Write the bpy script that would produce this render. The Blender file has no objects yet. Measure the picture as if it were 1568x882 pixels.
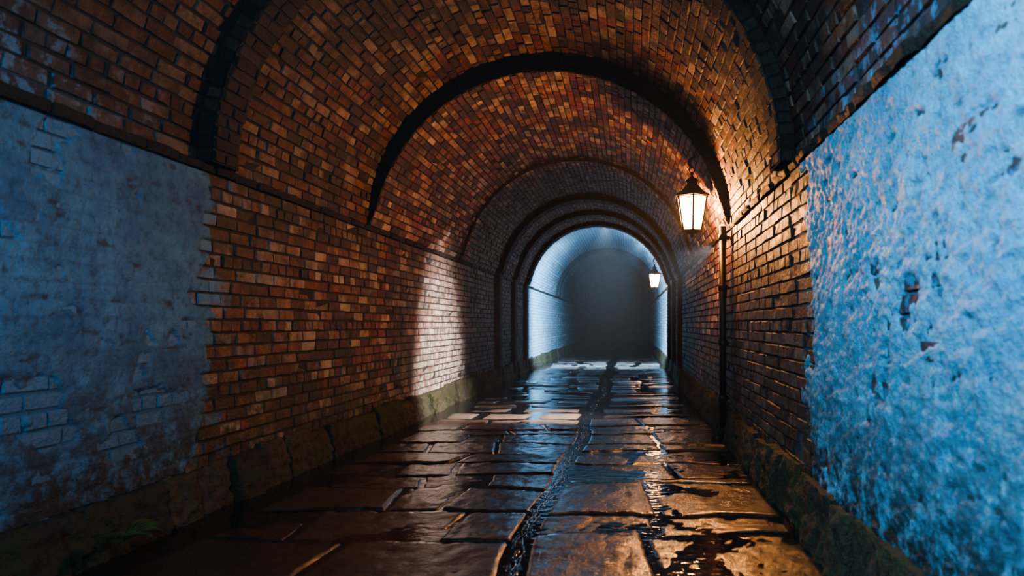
import bpy, math, random
import numpy as np
from mathutils import Vector, noise, Matrix
random.seed(7); rng=np.random.default_rng(7)
S=bpy.context.scene
XC=-0.89; R=2.0; XL=-2.89; XR=1.11; SPR=2.34; KZ=0.95; EYE=1.25
YA,YB,YC,YD,YM,YE,YEND=4.55,7.5,11.4,14.6,16.6,18.8,46.0
Y0=-1.5; LV=.0914; LU=.255
# ------------------------------------------------------------ node helper
class NT:
    def __init__(s,name):
        s.m=bpy.data.materials.new(name); s.m.use_nodes=True
        s.t=s.m.node_tree; s.t.nodes.clear()
        s.out=s.t.nodes.new('ShaderNodeOutputMaterial')
        s.tc=s.n('ShaderNodeTexCoord'); s.obj=s.tc.outputs['Object']
    def n(s,k,**kw):
        nd=s.t.nodes.new(k)
        for a,b in kw.items(): setattr(nd,a,b)
        return nd
    def put(s,sock,v):
        if isinstance(v,bpy.types.NodeSocket): s.t.links.new(v,sock)
        elif v is not None:
            if hasattr(sock.default_value,'__len__') and not hasattr(v,'__len__'): v=[v]*len(sock.default_value)
            if hasattr(v,'__len__') and len(v)==3 and len(sock.default_value)==4: v=(*v,1)
            sock.default_value=v
    def math(s,op,a,b=0.0,clamp=False):
        nd=s.n('ShaderNodeMath',operation=op,use_clamp=clamp); s.put(nd.inputs[0],a); s.put(nd.inputs[1],b); return nd.outputs[0]
    def noise(s,scale,detail=4,rough=.55,vec=None,dist=0):
        nd=s.n('ShaderNodeTexNoise'); s.put(nd.inputs['Vector'],vec or s.obj)
        nd.inputs['Scale'].default_value=scale; nd.inputs['Detail'].default_value=min(detail,4)
        nd.inputs['Roughness'].default_value=rough; nd.inputs['Distortion'].default_value=dist
        return nd.outputs['Fac']
    def mr(s,v,a,b,c=0.,d=1.,smooth=False):
        nd=s.n('ShaderNodeMapRange'); nd.clamp=True
        if smooth: nd.interpolation_type='SMOOTHSTEP'
        s.put(nd.inputs[0],v)
        for i,x in enumerate((a,b,c,d)): nd.inputs[i+1].default_value=x
        return nd.outputs[0]
    def mix(s,f,a,b,blend='MIX'):
        nd=s.n('ShaderNodeMix',data_type='RGBA',blend_type=blend)
        s.put(nd.inputs[0],f); s.put(nd.inputs[6],a); s.put(nd.inputs[7],b); return nd.outputs[2]
    def ramp(s,f,stops):
        nd=s.n('ShaderNodeValToRGB'); e=nd.color_ramp.elements
        while len(e)<len(stops): e.new(0.5)
        for el,(p,c) in zip(e,stops): el.position=p; el.color=(*c,1)
        s.put(nd.inputs[0],f); return nd.outputs[0]
    def xyz(s):
        nd=s.n('ShaderNodeSeparateXYZ'); s.put(nd.inputs[0],s.obj); return nd.outputs
    def attr(s,name):
        nd=s.n('ShaderNodeAttribute',attribute_name=name)
        sp=s.n('ShaderNodeSeparateColor'); s.put(sp.inputs[0],nd.outputs['Color']); return sp.outputs
    def bump(s,h,strength,dist=.01,normal=None):
        nd=s.n('ShaderNodeBump'); s.put(nd.inputs['Height'],h); nd.inputs['Strength'].default_value=strength
        nd.inputs['Distance'].default_value=dist
        if normal: s.put(nd.inputs['Normal'],normal)
        return nd.outputs[0]
    def bsdf(s,col,rough,normal=None,**kw):
        nd=s.n('ShaderNodeBsdfPrincipled'); s.put(nd.inputs['Base Color'],col); s.put(nd.inputs['Roughness'],rough)
        if normal: s.put(nd.inputs['Normal'],normal)
        for k,v in kw.items(): s.put(nd.inputs[k.replace('_',' ')],v)
        s.t.links.new(nd.outputs[0],s.out.inputs[0]); return nd

BLUE_A=(0.03,0.16,0.32); BLUE_B=(0.10,0.31,0.48)
def brick_mat(name,side,dark=1.0):
    s=NT(name); x,y,z=s.xyz(); r=s.attr('rnd')
    base=s.ramp(r[0],[(0,(.020,.012,.010)),(.2,(.070,.024,.017)),(.42,(.20,.046,.024)),(.64,(.27,.078,.034)),(.84,(.31,.14,.07)),(1,(.55,.42,.30))])
    n1=s.noise(9,4,.7); n2=s.noise(45,3,.6); n3=s.noise(1.1,4,.65)
    base=s.mix(s.mr(n1,.38,.64,.0,.88),base,(.040,.026,.020))
    base=s.mix(1.0,base,s.ramp(n2,[(.3,(.55,.55,.55)),(.7,(1.25,1.25,1.25))]),'MULTIPLY')
    base=s.mix(s.mr(n3,.44,.62,0,.9),base,(.031,.022,.017))
    base=s.mix(s.mr(s.math('MULTIPLY',s.noise(3.3,4,.75),r[1]),.34,.58,0,.75),base,(.47,.40,.33))
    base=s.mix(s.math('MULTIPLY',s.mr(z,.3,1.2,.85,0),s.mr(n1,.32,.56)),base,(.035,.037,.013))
    nn=s.math('SUBTRACT',s.noise(2.6,4,.65),.5); nb=s.math('SUBTRACT',r[2],.5)
    yy=s.math('ADD',s.math('ADD',y,s.math('MULTIPLY',nn,2.0)),s.math('MULTIPLY',nb,.4))
    base=s.mix(1.0,base,s.mix(s.mr(y,11,12),(1,1,1),(.36,.37,.42)),'MULTIPLY')  # darker, greyer beyond ring C: fading lamp light painted into the brick colour
    if side=='vault':
        base=s.mix(1.0,base,s.mix(s.mr(y,4.4,6.4),(.42,.38,.37),(.85,.85,.85)),'MULTIPLY')  # near vault darkened in colour where the lamp light falls off
        base=s.mix(1.0,base,s.mix(s.mr(y,7.4,7.6),(1,1,1),(1.45,1.4,1.35)),'MULTIPLY')  # vault past ring B lightened: lamp glow painted into the brick
    if side=='left': m=s.mr(yy,4.45,4.65,1,0)
    elif side=='right': m=s.mr(yy,3.9,4.1,1,0); base=s.mix(1.0,base,s.mix(s.mr(y,7.3,7.5),(.42,.36,.33),(1,1,1)),'MULTIPLY')  # right bricks before the pipe darkened: dim light painted into colour
    else: m=s.math('MULTIPLY',s.mr(yy,3.3,4.2,1,0),s.mr(s.math('ADD',z,s.math('MULTIPLY',nn,1.4)),2.5,2.85,.85,0))
    if side!='left': m=s.math('MULTIPLY',m,s.mr(n1,.42,.48,1,.15))
    blue=s.mix(n3,BLUE_A,BLUE_B)
    blue=s.mix(s.mr(n1,.5,.75,0,.6),blue,(.03,.06,.09))
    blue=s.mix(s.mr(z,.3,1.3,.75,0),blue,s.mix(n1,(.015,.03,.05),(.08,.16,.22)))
    col=s.mix(m,base,blue)
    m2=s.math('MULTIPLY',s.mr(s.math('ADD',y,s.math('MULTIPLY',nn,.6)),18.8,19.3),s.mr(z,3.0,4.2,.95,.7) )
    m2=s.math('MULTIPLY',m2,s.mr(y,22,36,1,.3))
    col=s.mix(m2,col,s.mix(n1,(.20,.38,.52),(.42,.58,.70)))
    if side=='left':
        pm=s.math('MULTIPLY',s.mr(yy,8.6,10.4),s.mr(yy,12.2,11.5)); pm=s.math('MULTIPLY',pm,s.mr(n1,.42,.6,.1,.7))  # whitish paint plus the side shaft's pool of light, put into the colour
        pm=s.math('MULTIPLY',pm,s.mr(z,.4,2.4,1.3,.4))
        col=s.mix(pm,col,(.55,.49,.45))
    if dark!=1.0: col=s.mix(1.0,col,(dark,)*3,'MULTIPLY')
    h=s.math('ADD',s.noise(30,4,.75),s.math('MULTIPLY',n2,.5))
    s.bsdf(col,s.mr(n1,.3,.7,.34,.68) if dark==1 else .7,s.bump(h,1.0,.012))
    return s.m
def mortar_mat():
    s=NT('mortar'); x,y,z=s.xyz(); n=s.noise(6,4,.7)
    col=s.ramp(n,[(.3,(.009,.007,.006)),(.7,(.04,.03,.024))])
    m=s.math('MULTIPLY',s.mr(y,4.2,4.6,1,0),s.mr(z,2.3,2.5,1,0))
    col=s.mix(m,col,(.04,.12,.2))
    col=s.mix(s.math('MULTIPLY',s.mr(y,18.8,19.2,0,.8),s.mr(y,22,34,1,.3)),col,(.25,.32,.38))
    s.bsdf(col,.85,s.bump(s.noise(60,3,.7),.8,.006)); return s.m
def plaster_mat(name,ca,cb,dk,dirt=.55,bs=1.0,pit=.9):
    s=NT(name); x,y,z=s.xyz(); a=s.attr('rnd')
    n=s.noise(2.6,4,.7); n2=s.noise(16,4,.75)
    col=s.mix(s.mr(n,.35,.65),ca,cb)
    col=s.mix(s.mr(n2,.5,.68,0,dirt),col,dk)
    col=s.mix(s.math('MULTIPLY',a[0],pit),col,(.02,.05,.08))
    col=s.mix(s.math('MULTIPLY',a[1],.6),col,(.02,.05,.08))
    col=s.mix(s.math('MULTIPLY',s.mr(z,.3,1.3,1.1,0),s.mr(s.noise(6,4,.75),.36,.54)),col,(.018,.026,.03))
    h=s.math('ADD',s.noise(26,4,.8),s.math('MULTIPLY',s.noise(90,3,.7),.35))
    s.bsdf(col,s.mr(n2,.3,.7,.4,.7),s.bump(h,bs,.02)); return s.m
def stone_mat(name,a,b,green,rough=(.5,.85)):
    s=NT(name); r=s.attr('rnd')
    n=s.noise(6,4,.75); n2=s.noise(35,4,.75)
    col=s.mix(s.mr(n,.35,.65),a,b); col=s.mix(1.0,col,s.ramp(r[0],[(0,(.4,.4,.4)),(1,(1.4,1.25,1.1))]),'MULTIPLY')
    col=s.mix(s.mr(n2,.45,.62,0,.6),col,tuple(q*.5 for q in a))
    col=s.mix(s.mr(s.noise(3,4,.7),.42,.60,0,green),col,(.035,.046,.010))
    s.bsdf(col,s.mr(n,.3,.7,*rough),s.bump(s.math('ADD',n2,n),1.0,.035)); return s.m
def flag_mat():
    s=NT('wet_flagstone'); r=s.attr('rnd'); x,y,z=s.xyz()
    n=s.noise(5,4,.75); n2=s.noise(42,4,.8); n3=s.noise(1.6,4,.6)
    col=s.mix(s.mr(n,.3,.7),(.008,.0065,.006),(.05,.038,.030)); col=s.mix(1.0,col,s.ramp(r[0],[(0,(.4,.4,.45)),(1,(1.5,1.35,1.2))]),'MULTIPLY')
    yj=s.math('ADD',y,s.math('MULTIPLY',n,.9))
    lit_patch=s.math('MULTIPLY',s.math('MULTIPLY',s.mr(yj,8.5,9.3),s.mr(yj,10.9,10.2)),s.mr(x,-.5,-.75))  # pool of side-shaft light painted into the flags, made rougher there
    col=s.mix(lit_patch,col,s.mix(n,(.07,.052,.038),(.19,.14,.10)))
    col=s.mix(s.math('MULTIPLY',s.mr(yj,19.2,19.8),s.mr(yj,23.5,22)),col,s.mix(n,(.15,.17,.19),(.35,.38,.40)))  # bright floor light of the far bay painted as a paler band
    rough=s.math('ADD',s.mr(n3,.38,.62,.05,.20),s.math('ADD',s.mr(n,.4,.7,0,.10),s.math('MULTIPLY',r[1],.06)))
    rough=s.math('ADD',rough,s.math('MULTIPLY',lit_patch,.25))
    h=s.math('ADD',s.math('MULTIPLY',n2,.5),s.noise(13,3,.6))
    b=s.bump(h,.8,.014); b2=s.bump(h,.45,.012)
    s.bsdf(col,rough,b,Specular_IOR_Level=.7,Coat_Weight=s.mr(lit_patch,0,1,1,.2),Coat_Roughness=.06,Coat_IOR=1.6,Coat_Normal=b2); return s.m
def water_mat(name,sc=9,st=.25,col=(.006,.006,.007)):
    s=NT(name)
    v=s.n('ShaderNodeMapping'); s.put(v.inputs[0],s.obj); v.inputs['Scale'].default_value=(1,1.6,1)
    s.bsdf(col,.06,s.bump(s.noise(sc,3,.5,v.outputs[0],.6),st,.02),Specular_IOR_Level=.9); return s.m
def plain(name,col,rough,metal=0,bs=.4,sc=40):
    s=NT(name); c=s.mix(s.noise(sc/4,4,.6),tuple(x*.5 for x in col),tuple(min(1,x*1.3) for x in col))
    s.bsdf(c,rough,s.bump(s.noise(sc,4,.6),bs,.004),Metallic=metal); return s.m
M=dict(
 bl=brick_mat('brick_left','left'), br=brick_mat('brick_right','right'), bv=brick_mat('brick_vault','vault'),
 bd=brick_mat('brick_dark','rib',.12), mortar=mortar_mat(),  # darkened brick for ribs, pilasters and end wall
 pr=plaster_mat('blue_render',(.075,.33,.56),(.19,.51,.74),(.05,.22,.38),.7,1.0,.6),
 pl=plaster_mat('blue_limewash',(.025,.15,.31),(.10,.30,.47),(.015,.06,.11),.7,.8),
 plinth=stone_mat('plinth_stone',(.022,.018,.013),(.14,.11,.08),.85),
 ledge=stone_mat('ledge_stone',(.008,.007,.006),(.04,.03,.024),.1),
 ring_shade=stone_mat('ring_shade',(.003,.0025,.002),(.011,.007,.005),.0),  # near-black colour paints in the unlit front of the arch rings
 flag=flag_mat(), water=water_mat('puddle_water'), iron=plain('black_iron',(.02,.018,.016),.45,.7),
 pipe=plain('cast_iron_pipe',(.02,.014,.011),.5,.4), bed=plain('wet_grit',(.01,.008,.006),.6),
 leaf=plain('fern_green',(.07,.11,.025),.5,0,.2))
# ------------------------------------------------------------ mesh helper
class MB:
    def __init__(s): s.v=[];s.f=[];s.m=[];s.c=[];s.n=0;s.sm=[]
    def add(s,v,f,mi=0,col=None,smooth=False):
        v=np.asarray(v,float).reshape(-1,3); f=np.asarray(f,int)
        s.v.append(v); s.f+= (f+s.n).tolist(); s.m+=[mi]*len(f); s.sm+=[smooth]*len(f)
        if col is None: col=np.zeros((len(v),3))
        col=np.asarray(col,float)
        if col.ndim==1: col=np.tile(col,(len(v),1))
        s.c.append(col); s.n+=len(v)
    def addl(s,v,faces,mi=0,col=None,smooth=False):
        v=np.asarray(v,float); 
        s.v.append(v); s.f+=[[i+s.n for i in q] for q in faces]; s.m+=[mi]*len(faces); s.sm+=[smooth]*len(faces)
        s.c.append(np.zeros((len(v),3)) if col is None else np.tile(np.asarray(col,float),(len(v),1))); s.n+=len(v)
    def obj(s,name,mats,parent=None):
        me=bpy.data.meshes.new(name); me.from_pydata(np.concatenate(s.v).tolist(),[],s.f)
        for m in mats: me.materials.append(m)
        me.polygons.foreach_set('material_index',s.m); me.polygons.foreach_set('use_smooth',s.sm)
        a=me.color_attributes.new('rnd','FLOAT_COLOR','POINT')
        c=np.concatenate(s.c); a.data.foreach_set('color',np.c_[c,np.ones(len(c))].ravel())
        me.update()
        o=bpy.data.objects.new(name,me); S.collection.objects.link(o)
        if parent: o.parent=parent
        return o
def gridfaces(nu,nv,flip=False):
    i,j=np.meshgrid(np.arange(nu-1),np.arange(nv-1),indexing='ij'); a=(i*nv+j).ravel()
    f=np.stack([a,a+nv,a+nv+1,a+1],1); return f[:,::-1] if flip else f
def bricks(mb,P,u0,u1,v0,v1,lu=LU,lv=LV,g=.011,mi=0,flip=False,relief=.008,soldier=False):
    nv=max(1,int(round((v1-v0)/lv))); lv=(v1-v0)/nv
    rects=[]
    for j in range(nv):
        off=(0 if j%2 else -.5)*lu if not soldier else 0
        off+=random.uniform(-.02,.02)
        u=u0+off; header=(j%5==0)
        step=lu*.5 if header and not soldier else lu
        while u<u1-.02:
            a=max(u,u0); b=min(u+step,u1)
            if b-a>.03: rects.append((a+g/2,b-g/2,v0+j*lv+g/2,v0+(j+1)*lv-g/2))
            u+=step*random.uniform(.93,1.07)
    q=np.array(rects); N=len(q)
    j=lambda a:rng.uniform(-a,a,N)
    u=[];v=[];h=[]
    prot=relief*rng.uniform(.3,1.4,N); prot[rng.random(N)<.05]=-.002
    C=[(0,2),(1,2),(1,3),(0,3)]
    for a,b in C: u.append(q[:,a]+j(.004)); v.append(q[:,b]+j(.003)); h.append(np.full(N,-.012))
    ch=.005
    for a,b in C:
        u.append(q[:,a]+(ch if a==0 else -ch)+j(.007)); v.append(q[:,b]+(ch if b==2 else -ch)+j(.005)); h.append(prot+j(.004))
    U=np.stack(u,1).ravel();V=np.stack(v,1).ravel();H=np.stack(h,1).ravel()
    pts=P(U,V,H); base=(np.arange(N)*8)[:,None]
    F=np.concatenate([base+np.array(t) for t in ([4,5,6,7],[0,1,5,4],[1,2,6,5],[2,3,7,6],[3,0,4,7])])
    if flip: F=F[:,::-1]
    mb.add(pts,F,mi,np.repeat(rng.random((N,3)),8,0))
def sheet(mb,P,u0,u1,v0,v1,nu,nv,h,mi,flip=False):
    U,V=np.meshgrid(np.linspace(u0,u1,nu),np.linspace(v0,v1,nv),indexing='ij')
    mb.add(P(U.ravel(),V.ravel(),np.full(U.size,h)),gridfaces(nu,nv,flip),mi)
PL=lambda u,v,h:np.stack([XL+h,u,v],1)
PR=lambda u,v,h:np.stack([XR-h,u,v],1)
def PV(off):
    def f(u,v,h):
        t=v/R; s=np.clip(np.sin(t),0,1); r=R-h-off(s)
        return np.stack([XC+r*np.cos(t),u,SPR+KZ*r*np.sin(t)],1)
    return f
# ------------------------------------------------------------ walls
def wall(name,P,mb_mat,flip):
    mb=MB(); bricks(mb,P,Y0,YEND,.28,SPR-.05,mi=0,flip=flip,relief=.010); sheet(mb,P,Y0,YEND,-.1,SPR+.02,60,10,-.003,1,flip)
    return mb.obj(name,[mb_mat,M['mortar']])
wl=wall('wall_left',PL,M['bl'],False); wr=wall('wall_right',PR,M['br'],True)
def fn(x,y,z,s,o=4): return noise.fractal(Vector((x*s,y*s,z*s)),.9,2.0,o)
def plaster(name,P,y0,y1,z0,z1,res,mat,parent,flip,base,amp,seed,yedge,flk,wts,brick=0):
    nu=int((y1-y0)/res); nv=int((z1-z0)/res)
    U,V=np.meshgrid(np.linspace(y0,y1,nu),np.linspace(z0,z1,nv),indexing='ij'); U=U.ravel();V=V.ravel()
    H=np.zeros(U.size); D=np.zeros((U.size,3))
    for i,(y,z) in enumerate(zip(U,V)):
        a=fn(seed,y,z,2.2,3); b=fn(seed,y*.8,z*1.5,9,4); b2=fn(seed+2,y,z*1.2,26,2)
        c=fn(seed+5,y*.55,z*1.3,13,3)
        d=max(0,c-.46)*3.0
        h=base+amp*(wts[0]*a+wts[1]*b+wts[2]*b2)-amp*1.1*min(d,1)
        j=(z-.28)/LV
        if brick:
            zz=j-math.floor(j); q=(y/LU+(.5 if int(math.floor(j))%2 else 0)); yy2=q-math.floor(q)
            e=min(min(zz,1-zz)*LV,min(yy2,1-yy2)*LU); w=max(0,1-e/.011)*(.35+.65*max(0,min(1,.6+1.6*fn(seed+1,y,z,1.5,3)+(1.2-z)*.3))); h-=brick*w; D[i,1]=w*.7
        e=y-(yedge+.30*fn(seed+9,y,z,1.6,4)+.08*fn(seed,y,z,9,3)+(.10 if int(j)%2 else 0)*(1 if brick else .3))
        h-=max(0,min(1,(e+.12)/.14))**1.5*(base+amp*3)
        fl=fn(seed+3,y,z,2.3,5)-flk-.25*max(0,z-.6)/1.6+.15; k=max(0,min(1,fl*10)); h-=k*(base+amp*.6)
        H[i]=h; D[i,0]=min(1,d*1.2)
    mb=MB(); mb.add(P(U,V,H),gridfaces(nu,nv,flip),0,D,True); return mb.obj(name,[mat],parent)
plaster('render_coat',PR,.9,5.2,.30,SPR-.06,.011,M['pr'],wr,True,.021,.011,3.3,4.3,.66,(.7,.85,.6))
plaster('limewash_coat',PL,2.4,5.6,.30,SPR-.06,.012,M['pl'],wl,False,.0165,.0048,8.1,4.5,.50,(.7,.6,.3),.006)
# ------------------------------------------------------------ vault
mb=MB(); z0=lambda s:0*s; low=lambda s:.21*s**.42; ribc=lambda s:.04+.23*s**.42; ribe=lambda s:.10+.22*s**.45
for a,b,off,mi in [(Y0,YA,z0,0),(YA,YA+.3,lambda s:.11+0*s,2),(YA+.3,YB,z0,0),(YB,YC,low,0),(YC,YC+.35,ribc,0),(YC+.35,YD,low,0),(YD,YD+.4,ribe,2),(YD+.4,YM,low,0),(YM,YM+.35,ribe,2),(YM+.35,YE-.35,low,0),(YE-.35,YE,ribe,2),(YE,YEND,z0,0)]:
    P=PV(off); 
    bricks(mb,P,a,b,0.0,math.pi*R,mi=mi,flip=True,relief=.013)
    sheet(mb,P,a,b,0,math.pi*R,max(2,int((b-a)*2)),64,-.003,1,True)
def ringface(y,off,mi):
    n=64; t=np.linspace(0,math.pi,n); s=np.sin(t).clip(0); k=4; V=[]
    for ti,si in zip(t,s):
        a=R+.01; b=R-off(si)-.004
        for q in range(k):
            r=a+(b-a)*q/(k-1); V.append((XC+r*math.cos(ti),y,SPR+KZ*r*math.sin(ti)))
    mb.add(V,gridfaces(n,k),mi)
ringface(YB-.012,low,3); ringface(YC-.004,ribc,2); ringface(YC+.354,ribc,2)
for yy,l in ((YD,.4),(YM,.35),(YE-.35,.35)): ringface(yy-.012,ribe,3); ringface(yy+l+.004,ribe,2)
ringface(YA,lambda s:.10,3); ringface(YA+.3,lambda s:.10,3)
for yy in (26.5,32.0,38.0):
    P=PV(lambda s:.14+0*s); bricks(mb,P,yy,yy+.4,0,math.pi*R,mi=2,flip=True); sheet(mb,P,yy,yy+.4,0,math.pi*R,2,64,-.003,1,True)
    ringface(yy-.01,lambda s:.135,2); ringface(yy+.41,lambda s:.135,2)
def PF(yf,off=0):
    def f(u,v,h):
        t=u/R; r=R-v-off; return np.stack([XC+r*np.cos(t),yf-h,SPR+KZ*r*np.sin(t)],1)
    return f
bricks(mb,PF(YA),0,math.pi*R,0,.11,lu=.09,lv=.11,mi=2,soldier=True)
mb.obj('ceiling',[M['bv'],M['mortar'],M['bd'],M['ring_shade']])
mb=MB(); PE=lambda u,v,h:np.stack([u,YEND-h,v],1)
bricks(mb,PE,XL-.1,XR+.1,-.1,SPR+2.1,mi=0); sheet(mb,PE,XL-.1,XR+.1,-.2,SPR+2.1,2,2,-.003,1)
mb.obj('wall_far',[M['bd'],M['mortar']])
# ------------------------------------------------------------ rough extruded courses (ledge, plinth)
def blocks(name,xw,sgn,y0,y1,lens,z0,z1,d0,d1,mat,amp,seed,cap=.02,res=.05,nz=4,smooth=True):
    mb=MB(); y=y0; random.seed(seed)
    while y<y1:
        L=random.uniform(*lens); yb=min(y+L,y1); dd=random.uniform(-.6,.6)*amp*2; g=.006
        n=max(3,int((yb-y)/res)) if y<14 else 4
        col=[random.random() for _ in range(3)]
        zt=z1+random.uniform(-1,1)*amp
        prof=[(0-.02,zt),(d0*.3,zt),(d0*.75,zt-.002)]+[(d0+(d1-d0)*k/nz-(cap*.4 if k==0 else 0),zt-(cap*.3 if k==0 else cap+(zt-z0-cap)*k/nz)) for k in range(0,nz+1)]
        V=[]
        for i in range(n+1):
            yy=y+g+(yb-y-2*g)*i/n; e=1 if 0<i<n else 0
            for k,(dx,z) in enumerate(prof):
                q=fn(seed,yy,z,3.5,4)*amp*.9+fn(seed,yy,z*1.5,12,3)*amp*.7+fn(seed,yy,z,34,2)*amp*.35
                x=dx+(dd+q if k>1 else 0)-(0.014 if not e and k>0 else 0)
                V.append((xw+sgn*x,yy,z+(q*.7 if 0<k<6 else 0)-(.006 if not e and k<3 else 0)))
        m=len(prof); mb.add(V,gridfaces(n+1,m,sgn<0),0,col,smooth)
        mb.addl([V[k] for k in range(m)]+[(xw-sgn*.02,y+g,z0)],[list(range(m+1))],0,col)
        mb.addl([V[n*m+k] for k in range(m)]+[(xw-sgn*.02,yb-g,z0)],[list(range(m+1))[::-1]],0,col)
        y=yb
    return mb.obj(name,[mat])
blocks('baseboard_left',XL,1,Y0,YEND,(.3,.8),-.1,.30,.07,.14,M['plinth'],.034,11,.03,.02,16)
blocks('baseboard_right',XR,-1,Y0,YEND,(.3,.8),-.1,.32,.06,.11,M['plinth'],.028,12,.03,.02,16)
blocks('trim_1',XL,1,Y0,YEND,(.25,.5),SPR-.05,SPR+.005,.045,.03,M['ledge'],.012,13,.01)
blocks('trim_2',XR,-1,Y0,YEND,(.25,.5),SPR-.05,SPR+.005,.045,.03,M['ledge'],.012,14,.01)
for P,fl,par in ((PL,False,wl),(PR,True,wr)):
    mb=MB()
    for yy in (YD,YM,YE-.35):
        Q=lambda u,v,h,P=P:P(u,v,h+.09)
        bricks(mb,Q,yy,yy+.35,.0,SPR-.03,mi=0,flip=fl)
        Y=[yy,yy,yy+.35,yy+.35];Hh=[-.02,.088,.088,-.02]
        V=[tuple(P(np.array([Y[k]]),np.array([z]),np.array([Hh[k]]))[0]) for z in (0,SPR) for k in range(4)]
        mb.addl(V,[[0,1,5,4],[1,2,6,5],[2,3,7,6],[4,5,6,7]],1)
    mb.obj('brick_pilaster',[M['bd'],M['mortar']],par)
# ------------------------------------------------------------ floor
mb=MB()
X=[XL-.05,-2.5,-.63,-.60,-.50,-.47,XR+.05]; Z=[-.10,-.05,-.05,-.10,-.10,-.05,-.05]
V=[(x,y,z) for y in (Y0,YEND) for x,z in zip(X,Z)]; n=len(X)
mb.addl(V,[[i,i+1,n+i+1,n+i] for i in range(n-1)],1)
random.seed(5)
def chan(y): return -.55+.035*math.sin(y*1.1)+.02*math.sin(y*2.7)-.03*math.sin(y*.35)
rows=[Y0]
while rows[-1]<YEND-1: rows.append(rows[-1]+random.uniform(.36,.72))
def rowy(k,x,side):
    return rows[k]+.13*noise.noise(Vector((x*1.5,k*7.3+side*31,.5)))+.03*noise.noise(Vector((x*6,k*3.1,9)))+(.15*math.sin(k*2.4) if side else 0)
for k in range(len(rows)-1):
    for side in (0,1):
        nst=random.choice([2,2,3,3] if side==0 else [1,2,2])
        cuts=[0]+sorted([(i+1)/nst+random.uniform(-.14,.14) for i in range(nst-1)])+[1]
        xin=random.uniform(-.08,.06)
        sk=[random.uniform(-.12,.12) if 0<i<nst else 0 for i in range(nst+1)]
        for si,(a,b) in enumerate(zip(cuts[:-1],cuts[1:])):
            g=.004; near=rows[k]<9
            nx,ny=(34,22) if near else (8,5)
            zc=random.uniform(-.011,.006); tx=random.uniform(-.008,.008); ty=random.uniform(-.010,.010)
            U,V=np.meshgrid(np.linspace(0,1,nx),np.linspace(0,1,ny),indexing='ij'); U=U.ravel();V=V.ravel(); pts=[]
            for u,v in zip(U,V):
                yc=rows[k]+(rows[k+1]-rows[k])*v
                L,Rr=(-2.52+xin+.03*math.sin(yc*5),chan(yc)-.05) if side==0 else (chan(yc)+.05,XR-.10)
                x0=L+(Rr-L)*a+g+sk[si]*(v-.5); x1=L+(Rr-L)*b-g+sk[si+1]*(v-.5); xx=x0+(x1-x0)*u
                ya=rowy(k,xx,side)+g; yb=rowy(k+1,xx,side)-g; yy=ya+(yb-ya)*v
                ex=min(u,1-u)*(x1-x0); ey=min(v,1-v)*(yb-ya); e=min(ex,ey)
                cr=.05
                if ex<cr and ey<cr:
                    dc=cr-math.hypot(cr-ex,cr-ey); e=min(e,dc)
                rim=-.011*max(0,1-e/.028)**2
                if e<-.004: rim=-.05
                if ex<1e-6 or ey<1e-6: rim=-.06
                nz=.010*fn(2,xx,yy,2.2,3)+.005*fn(7,xx,yy,11,3)+.0022*fn(9,xx,yy,32,2)
                wob=.007*noise.noise(Vector((xx*7,yy*7,1)))
                pts.append((xx+wob,yy+wob,.002+zc+tx*(u-.5)+ty*(v-.5)+nz+rim))
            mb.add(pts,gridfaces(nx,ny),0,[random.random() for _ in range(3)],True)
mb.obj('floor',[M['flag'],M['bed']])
mb=MB(); 
mb.addl([(XL+.05,Y0,-.009),(XR-.05,Y0,-.009),(XR-.05,YEND,-.009),(XL+.05,YEND,-.009)],[[0,1,2,3]])
mb.obj('puddle_water',[M['water']])
mb=MB(); ny=900;nx=11;V=[]
for i in range(ny):
    y=1.2+i*(22-1.2)/ny
    for k in range(nx):
        t=k/(nx-1)*2-1
        z=-.012+.012*fn(4,t*.12,y*.4,16,3)+.002*(1-t*t)
        V.append((chan(y)+t*.05+.008*math.sin(y*17),y,z))
mb.add(V,gridfaces(ny,nx,True),0,None,True)
st=mb.obj('water_stream',[water_mat('stream_water',30,.3,(.006,.007,.008))])
# ------------------------------------------------------------ tubes
def tube(mb,pts,rad,mi=0,seg=10,col=None,flat=1):
    pts=[Vector(p) for p in pts]; n=len(pts); V=[]
    if not hasattr(rad,'__len__'): rad=[rad]*n
    up=None
    for i,p in enumerate(pts):
        t=(pts[min(i+1,n-1)]-pts[max(i-1,0)]).normalized()
        if up is None: up=t.orthogonal().normalized()
        up=(up-t*up.dot(t)).normalized(); w=t.cross(up)
        for k in range(seg):
            a=2*math.pi*k/seg; d=(up*math.cos(a)+w*math.sin(a))*rad[i]; d.z*=flat; V.append(tuple(p+d))
    F=[[i*seg+k,i*seg+(k+1)%seg,(i+1)*seg+(k+1)%seg,(i+1)*seg+k] for i in range(n-1) for k in range(seg)]
    F+=[list(range(seg))[::-1],[(n-1)*seg+k for k in range(seg)]]
    mb.addl(V,F,mi,col,True)
def lathe(mb,c,prof,seg,mi=0,rot=0,smooth=False):
    V=[];n=len(prof)
    for r,z in prof:
        for k in range(seg):
            a=rot+2*math.pi*k/seg; V.append((c[0]+r*math.cos(a),c[1]+r*math.sin(a),c[2]+z))
    mb.addl(V,[[i*seg+k,i*seg+(k+1)%seg,(i+1)*seg+(k+1)%seg,(i+1)*seg+k] for i in range(n-1) for k in range(seg)],mi,None,smooth)
mb=MB(); random.seed(3)  # pale strands modelled as the white glints on the stream
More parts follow.
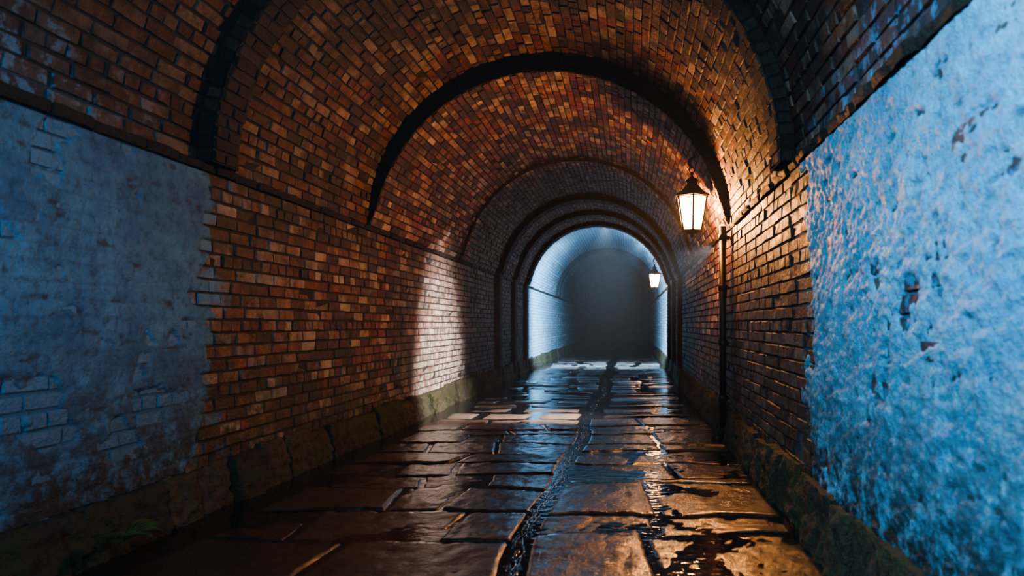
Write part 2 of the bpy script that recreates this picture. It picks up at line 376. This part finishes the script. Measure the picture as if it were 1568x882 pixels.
for q in range(62):
    ys=random.uniform(2.4,8.5); L=random.uniform(.10,.42); x=random.uniform(-.03,.03); ph=random.random()*9; f1=random.uniform(6,14); f2=random.uniform(18,34); w=random.uniform(.001,.0045)
    P=[]; n=24
    for i in range(n):
        y=ys+L*i/n; P.append((chan(y)+x+.016*math.sin(y*f1+ph)+.006*math.sin(y*f2+ph),y,-.002+.003*math.sin(y*21+ph)))
    tube(mb,P,[w*math.sin(math.pi*(i+.5)/n)*max(.08,.5+.5*math.sin(i*1.1+ph))+.0002 for i in range(n)],0,6,None,.5)
for q in range(90):   # bubbles and droplets
    y=random.uniform(2.4,7.5); r=random.uniform(.001,.003); x=chan(y)+random.uniform(-.045,.045)
    lathe(mb,(x,y,-.004),[(r*math.sin(a),r*1.2*math.cos(a)+.004) for a in np.linspace(.05,2.6,5)],6,0,0,True)
s=NT('glint_white'); s.bsdf(s.mix(s.noise(20),(.6,.66,.75),(.9,.94,.98)),.10)
mb.obj('stream_glints_bubbles',[s.m],st)
# ------------------------------------------------------------ lantern
s=NT('lantern_glass')
em=s.n('ShaderNodeEmission'); em.inputs['Color'].default_value=(1,.46,.14,1)
sx,sy,sz=s.xyz(); s.put(em.inputs['Strength'],s.mr(s.math('ABSOLUTE',s.math('ADD',sz,.0)),0,.2,95,22))
tr=s.n('ShaderNodeBsdfTransparent'); mx=s.n('ShaderNodeMixShader'); mx.inputs[0].default_value=.5
s.t.links.new(tr.outputs[0],mx.inputs[1]); s.t.links.new(em.outputs[0],mx.inputs[2]); s.t.links.new(mx.outputs[0],s.out.inputs[0]); GL=s.m
def lantern(y,energy):
    px,pz=.70,2.51
    root=bpy.data.objects.new('wall_lantern',None); S.collection.objects.link(root); root.location=(px,y,pz)
    c=(0,0,0); rot=math.pi/6
    mb=MB(); seg=6
    rt,rb,zt,zb=.185,.115,.19,-.20
    for k in range(seg):
        a=rot+2*math.pi*k/seg
        tube(mb,[(rb*math.cos(a),rb*math.sin(a),zb),(rt*math.cos(a),rt*math.sin(a),zt)],.010,0,6)
        a2=a+2*math.pi/seg
        for r,z,w in ((rt,zt,.014),(rb,zb,.014)):
            tube(mb,[(r*math.cos(a),r*math.sin(a),z),(r*math.cos(a2),r*math.sin(a2),z)],w,0,6)
    lathe(mb,c,[(0.0,zb-.075),(.014,zb-.07),(.02,zb-.05),(.012,zb-.04),(.05,zb-.03),(rb*.95,zb-.012),(rb+.012,zb),(rb*.9,zb+.006),(0,zb+.006)],seg,0,rot)
    lathe(mb,c,[(rt*.9,zt-.005),(rt+.03,zt-.004),(rt+.034,zt+.012),(rt*.78,zt+.05),(rt*.52,zt+.105),(rt*.36,zt+.135),(rt*.34,zt+.165),(rt*.46,zt+.172),(rt*.3,zt+.2),(.02,zt+.222),(.014,zt+.245),(.026,zt+.255),(.014,zt+.275),(0,zt+.28)],seg,0,rot)
    tube(mb,[(.03*math.cos(t),0,zt+.30+.03*math.sin(t)) for t in np.linspace(0,2*math.pi,17)],.006,0,6)
    mb.obj('lantern_frame',[M['iron']],root)
    mb=MB(); lathe(mb,c,[(rb-.004,zb),(rb*.45+rt*.55-.004,.0),(rt-.004,zt)],seg,0,rot); mb.obj('lantern_panes',[GL],root)
    mb=MB(); P=[]
    wx=XR-px-.02
    ctrl=[(wx+.0,0,.06),(wx-.05,0,.20),(wx-.08,0,.40),(wx-.18,0,.56),(.07,0,.64),(-.01,0,.62),(-.035,0,.565),(0,0,.52)]
    from mathutils.geometry import interpolate_bezier
    cv=[Vector(q) for q in ctrl]
    for i in range(len(cv)-1):
        p0=cv[max(i-1,0)];p1=cv[i];p2=cv[i+1];p3=cv[min(i+2,len(cv)-1)]
        P+=list(interpolate_bezier(p1,p1+(p2-p0)/6,p2-(p3-p1)/6,p2,8))[:-1]
    P.append(cv[-1]); tube(mb,P,.015,0,8)
    tube(mb,[(wx-.05,0,.20),(wx-.12,0,.28),(wx-.13,0,.42),(wx-.09,0,.43)],.009,0,8)
    tube(mb,[(wx-.12+(.02+.012*t)*math.cos(t),0,.26+(.02+.012*t)*math.sin(t)) for t in np.linspace(0,4.5,20)],.008,0,6)
    lathe(mb,(wx-.02,0,.0),[(0,-.12),(.03,-.12),(.04,-.09),(.025,.0),(.04,.09),(.03,.12),(0,.12)],8,0)
    mb.obj('lantern_bracket',[M['iron']],root)
    l=bpy.data.lights.new('lantern_flame','POINT'); l.energy=energy; l.color=(1,.40,.11); l.shadow_soft_size=.07
    lo=bpy.data.objects.new('lantern_flame',l); S.collection.objects.link(lo); lo.parent=root; lo.location=(0,0,-.05)
lantern(7.74,700); lantern(19.6,40)
# ------------------------------------------------------------ drain pipe
mb=MB(); X=XR-.10; Y=7.45
tube(mb,[(X,Y,.12),(X,Y,SPR-.02)],.038,0,14)
for z in (.45,1.05,1.65,2.2):
    tube(mb,[(X,Y,z-.035),(X,Y,z-.03),(X,Y,z+.03),(X,Y,z+.035)],[.038,.05,.05,.038],0,14)
    tube(mb,[(XR-.034,Y-.06,z),(XR-.034,Y+.06,z)],.009,0,6); tube(mb,[(X,Y,z),(XR-.032,Y,z)],.02,0,6)
tube(mb,[(X,Y,.14),(X-.01,Y-.01,.08),(X-.05,Y-.05,.03),(X-.10,Y-.10,.0)],[.045,.048,.048,.05],0,14)
mb.obj('drainpipe',[M['pipe']])
# ------------------------------------------------------------ fern
mb=MB(); random.seed(21)
for f in range(15):
    az=random.uniform(-1.7,1.7); L=random.uniform(.15,.30); c=Vector((0,0,0)); d=Vector((math.cos(az),math.sin(az),0)); side=Vector((-d.y,d.x,0)); n=16; P=[]
    for i in range(n):
        t=i/(n-1); P.append(c+d*(L*t*.8)+Vector((0,0,L*(1.1*t-1.0*t*t))))
    tube(mb,P,[.0028*(1-t/n*.8) for t in range(n)],0,5)
    for i in range(2,n-1):
        t=i/(n-1); w=.055*math.sin(math.pi*min(1,t*.9+.1))*(L/.2)
        for sgn in (-1,1):
            a=P[i]; tip=a+side*sgn*w+d*w*.45+Vector((0,0,-w*.15)); m=(a+tip)/2; q=d*w*.17
            mb.addl([tuple(a),tuple(m+q),tuple(tip),tuple(m-q)],[[0,1,2,3]],0)
fo=mb.obj('fern',[M['leaf']]); fo.location=(-2.68,3.62,.10)
# ------------------------------------------------------------ lights
def aim(o,t): o.rotation_euler=(Vector(t)-o.location).to_track_quat('-Z','Y').to_euler()
def area(name,loc,tgt,sx,sy,e,col,spread=180):
    l=bpy.data.lights.new(name,'AREA'); l.shape='RECTANGLE'; l.size=sx; l.size_y=sy; l.energy=e; l.color=col; l.spread=math.radians(spread)
    o=bpy.data.objects.new(name,l); S.collection.objects.link(o); o.location=loc; aim(o,tgt); return o
def spot(name,loc,tgt,e,col,ang,blend,rad,sc=(1,1,1)):
    l=bpy.data.lights.new(name,'SPOT'); l.energy=e; l.color=col; l.spot_size=math.radians(ang); l.spot_blend=blend; l.shadow_soft_size=rad
    o=bpy.data.objects.new(name,l); S.collection.objects.link(o); o.location=loc; aim(o,tgt); o.scale=sc; return o
spot('side_shaft_light',(1.0,8.3,2.2),(-2.89,10.35,-.30),3900,(1,.90,.87),76,.75,.05,(.42,1,1))
spot('far_daylight',(.40,19.3,3.56),(-2.89,22.6,1.0),4200,(.38,.72,1),80,.8,.05)
spot('far_daylight_right',(-2.18,19.3,3.56),(1.11,22.0,1.8),2200,(.5,.8,1),80,.9,.05)
spot('far_skylight',(-.7,19.3,4.13),(-.9,21.2,0),3800,(.72,.88,1),75,.8,.05)
area('far_fill',(XC,19.2,2.2),(XC,30,2.0),2.2,1.4,70,(.35,.68,1))  # added fill hanging in mid-tunnel, lifts the bay beyond
area('near_daylight',(-1.3,.3,3.3),(1.11,1.8,1.7),.5,.5,118,(.40,.75,1),115)
area('near_daylight_left',(-.6,-.6,2.7),(-2.89,3.2,1.2),.8,.8,29,(.40,.74,1),90)
w=bpy.data.worlds.new('World'); S.world=w; w.use_nodes=True; wt=w.node_tree
wt.nodes['Background'].inputs[0].default_value=(.05,.09,.15,1); wt.nodes['Background'].inputs[1].default_value=.3
vs=wt.nodes.new('ShaderNodeVolumeScatter'); vs.inputs['Color'].default_value=(.8,.9,1,1); vs.inputs['Density'].default_value=.0035; vs.inputs['Anisotropy'].default_value=.3
wo=[n for n in wt.nodes if n.type=='OUTPUT_WORLD'][0]; wt.links.new(vs.outputs[0],wo.inputs['Volume'])
# ------------------------------------------------------------ camera
cd=bpy.data.cameras.new('camera'); co=bpy.data.objects.new('camera',cd); S.collection.objects.link(co)
co.location=(0,0,EYE); co.rotation_euler=(math.pi/2,0,0)
cd.sensor_width=36; cd.lens=24; cd.shift_x=-181/1568; cd.shift_y=56/1568; cd.clip_start=.02
cd.dof.use_dof=True; cd.dof.focus_distance=7.5; cd.dof.aperture_fstop=1.8
S.camera=co
S.view_settings.view_transform='AgX'; S.view_settings.look='AgX - Medium High Contrast'
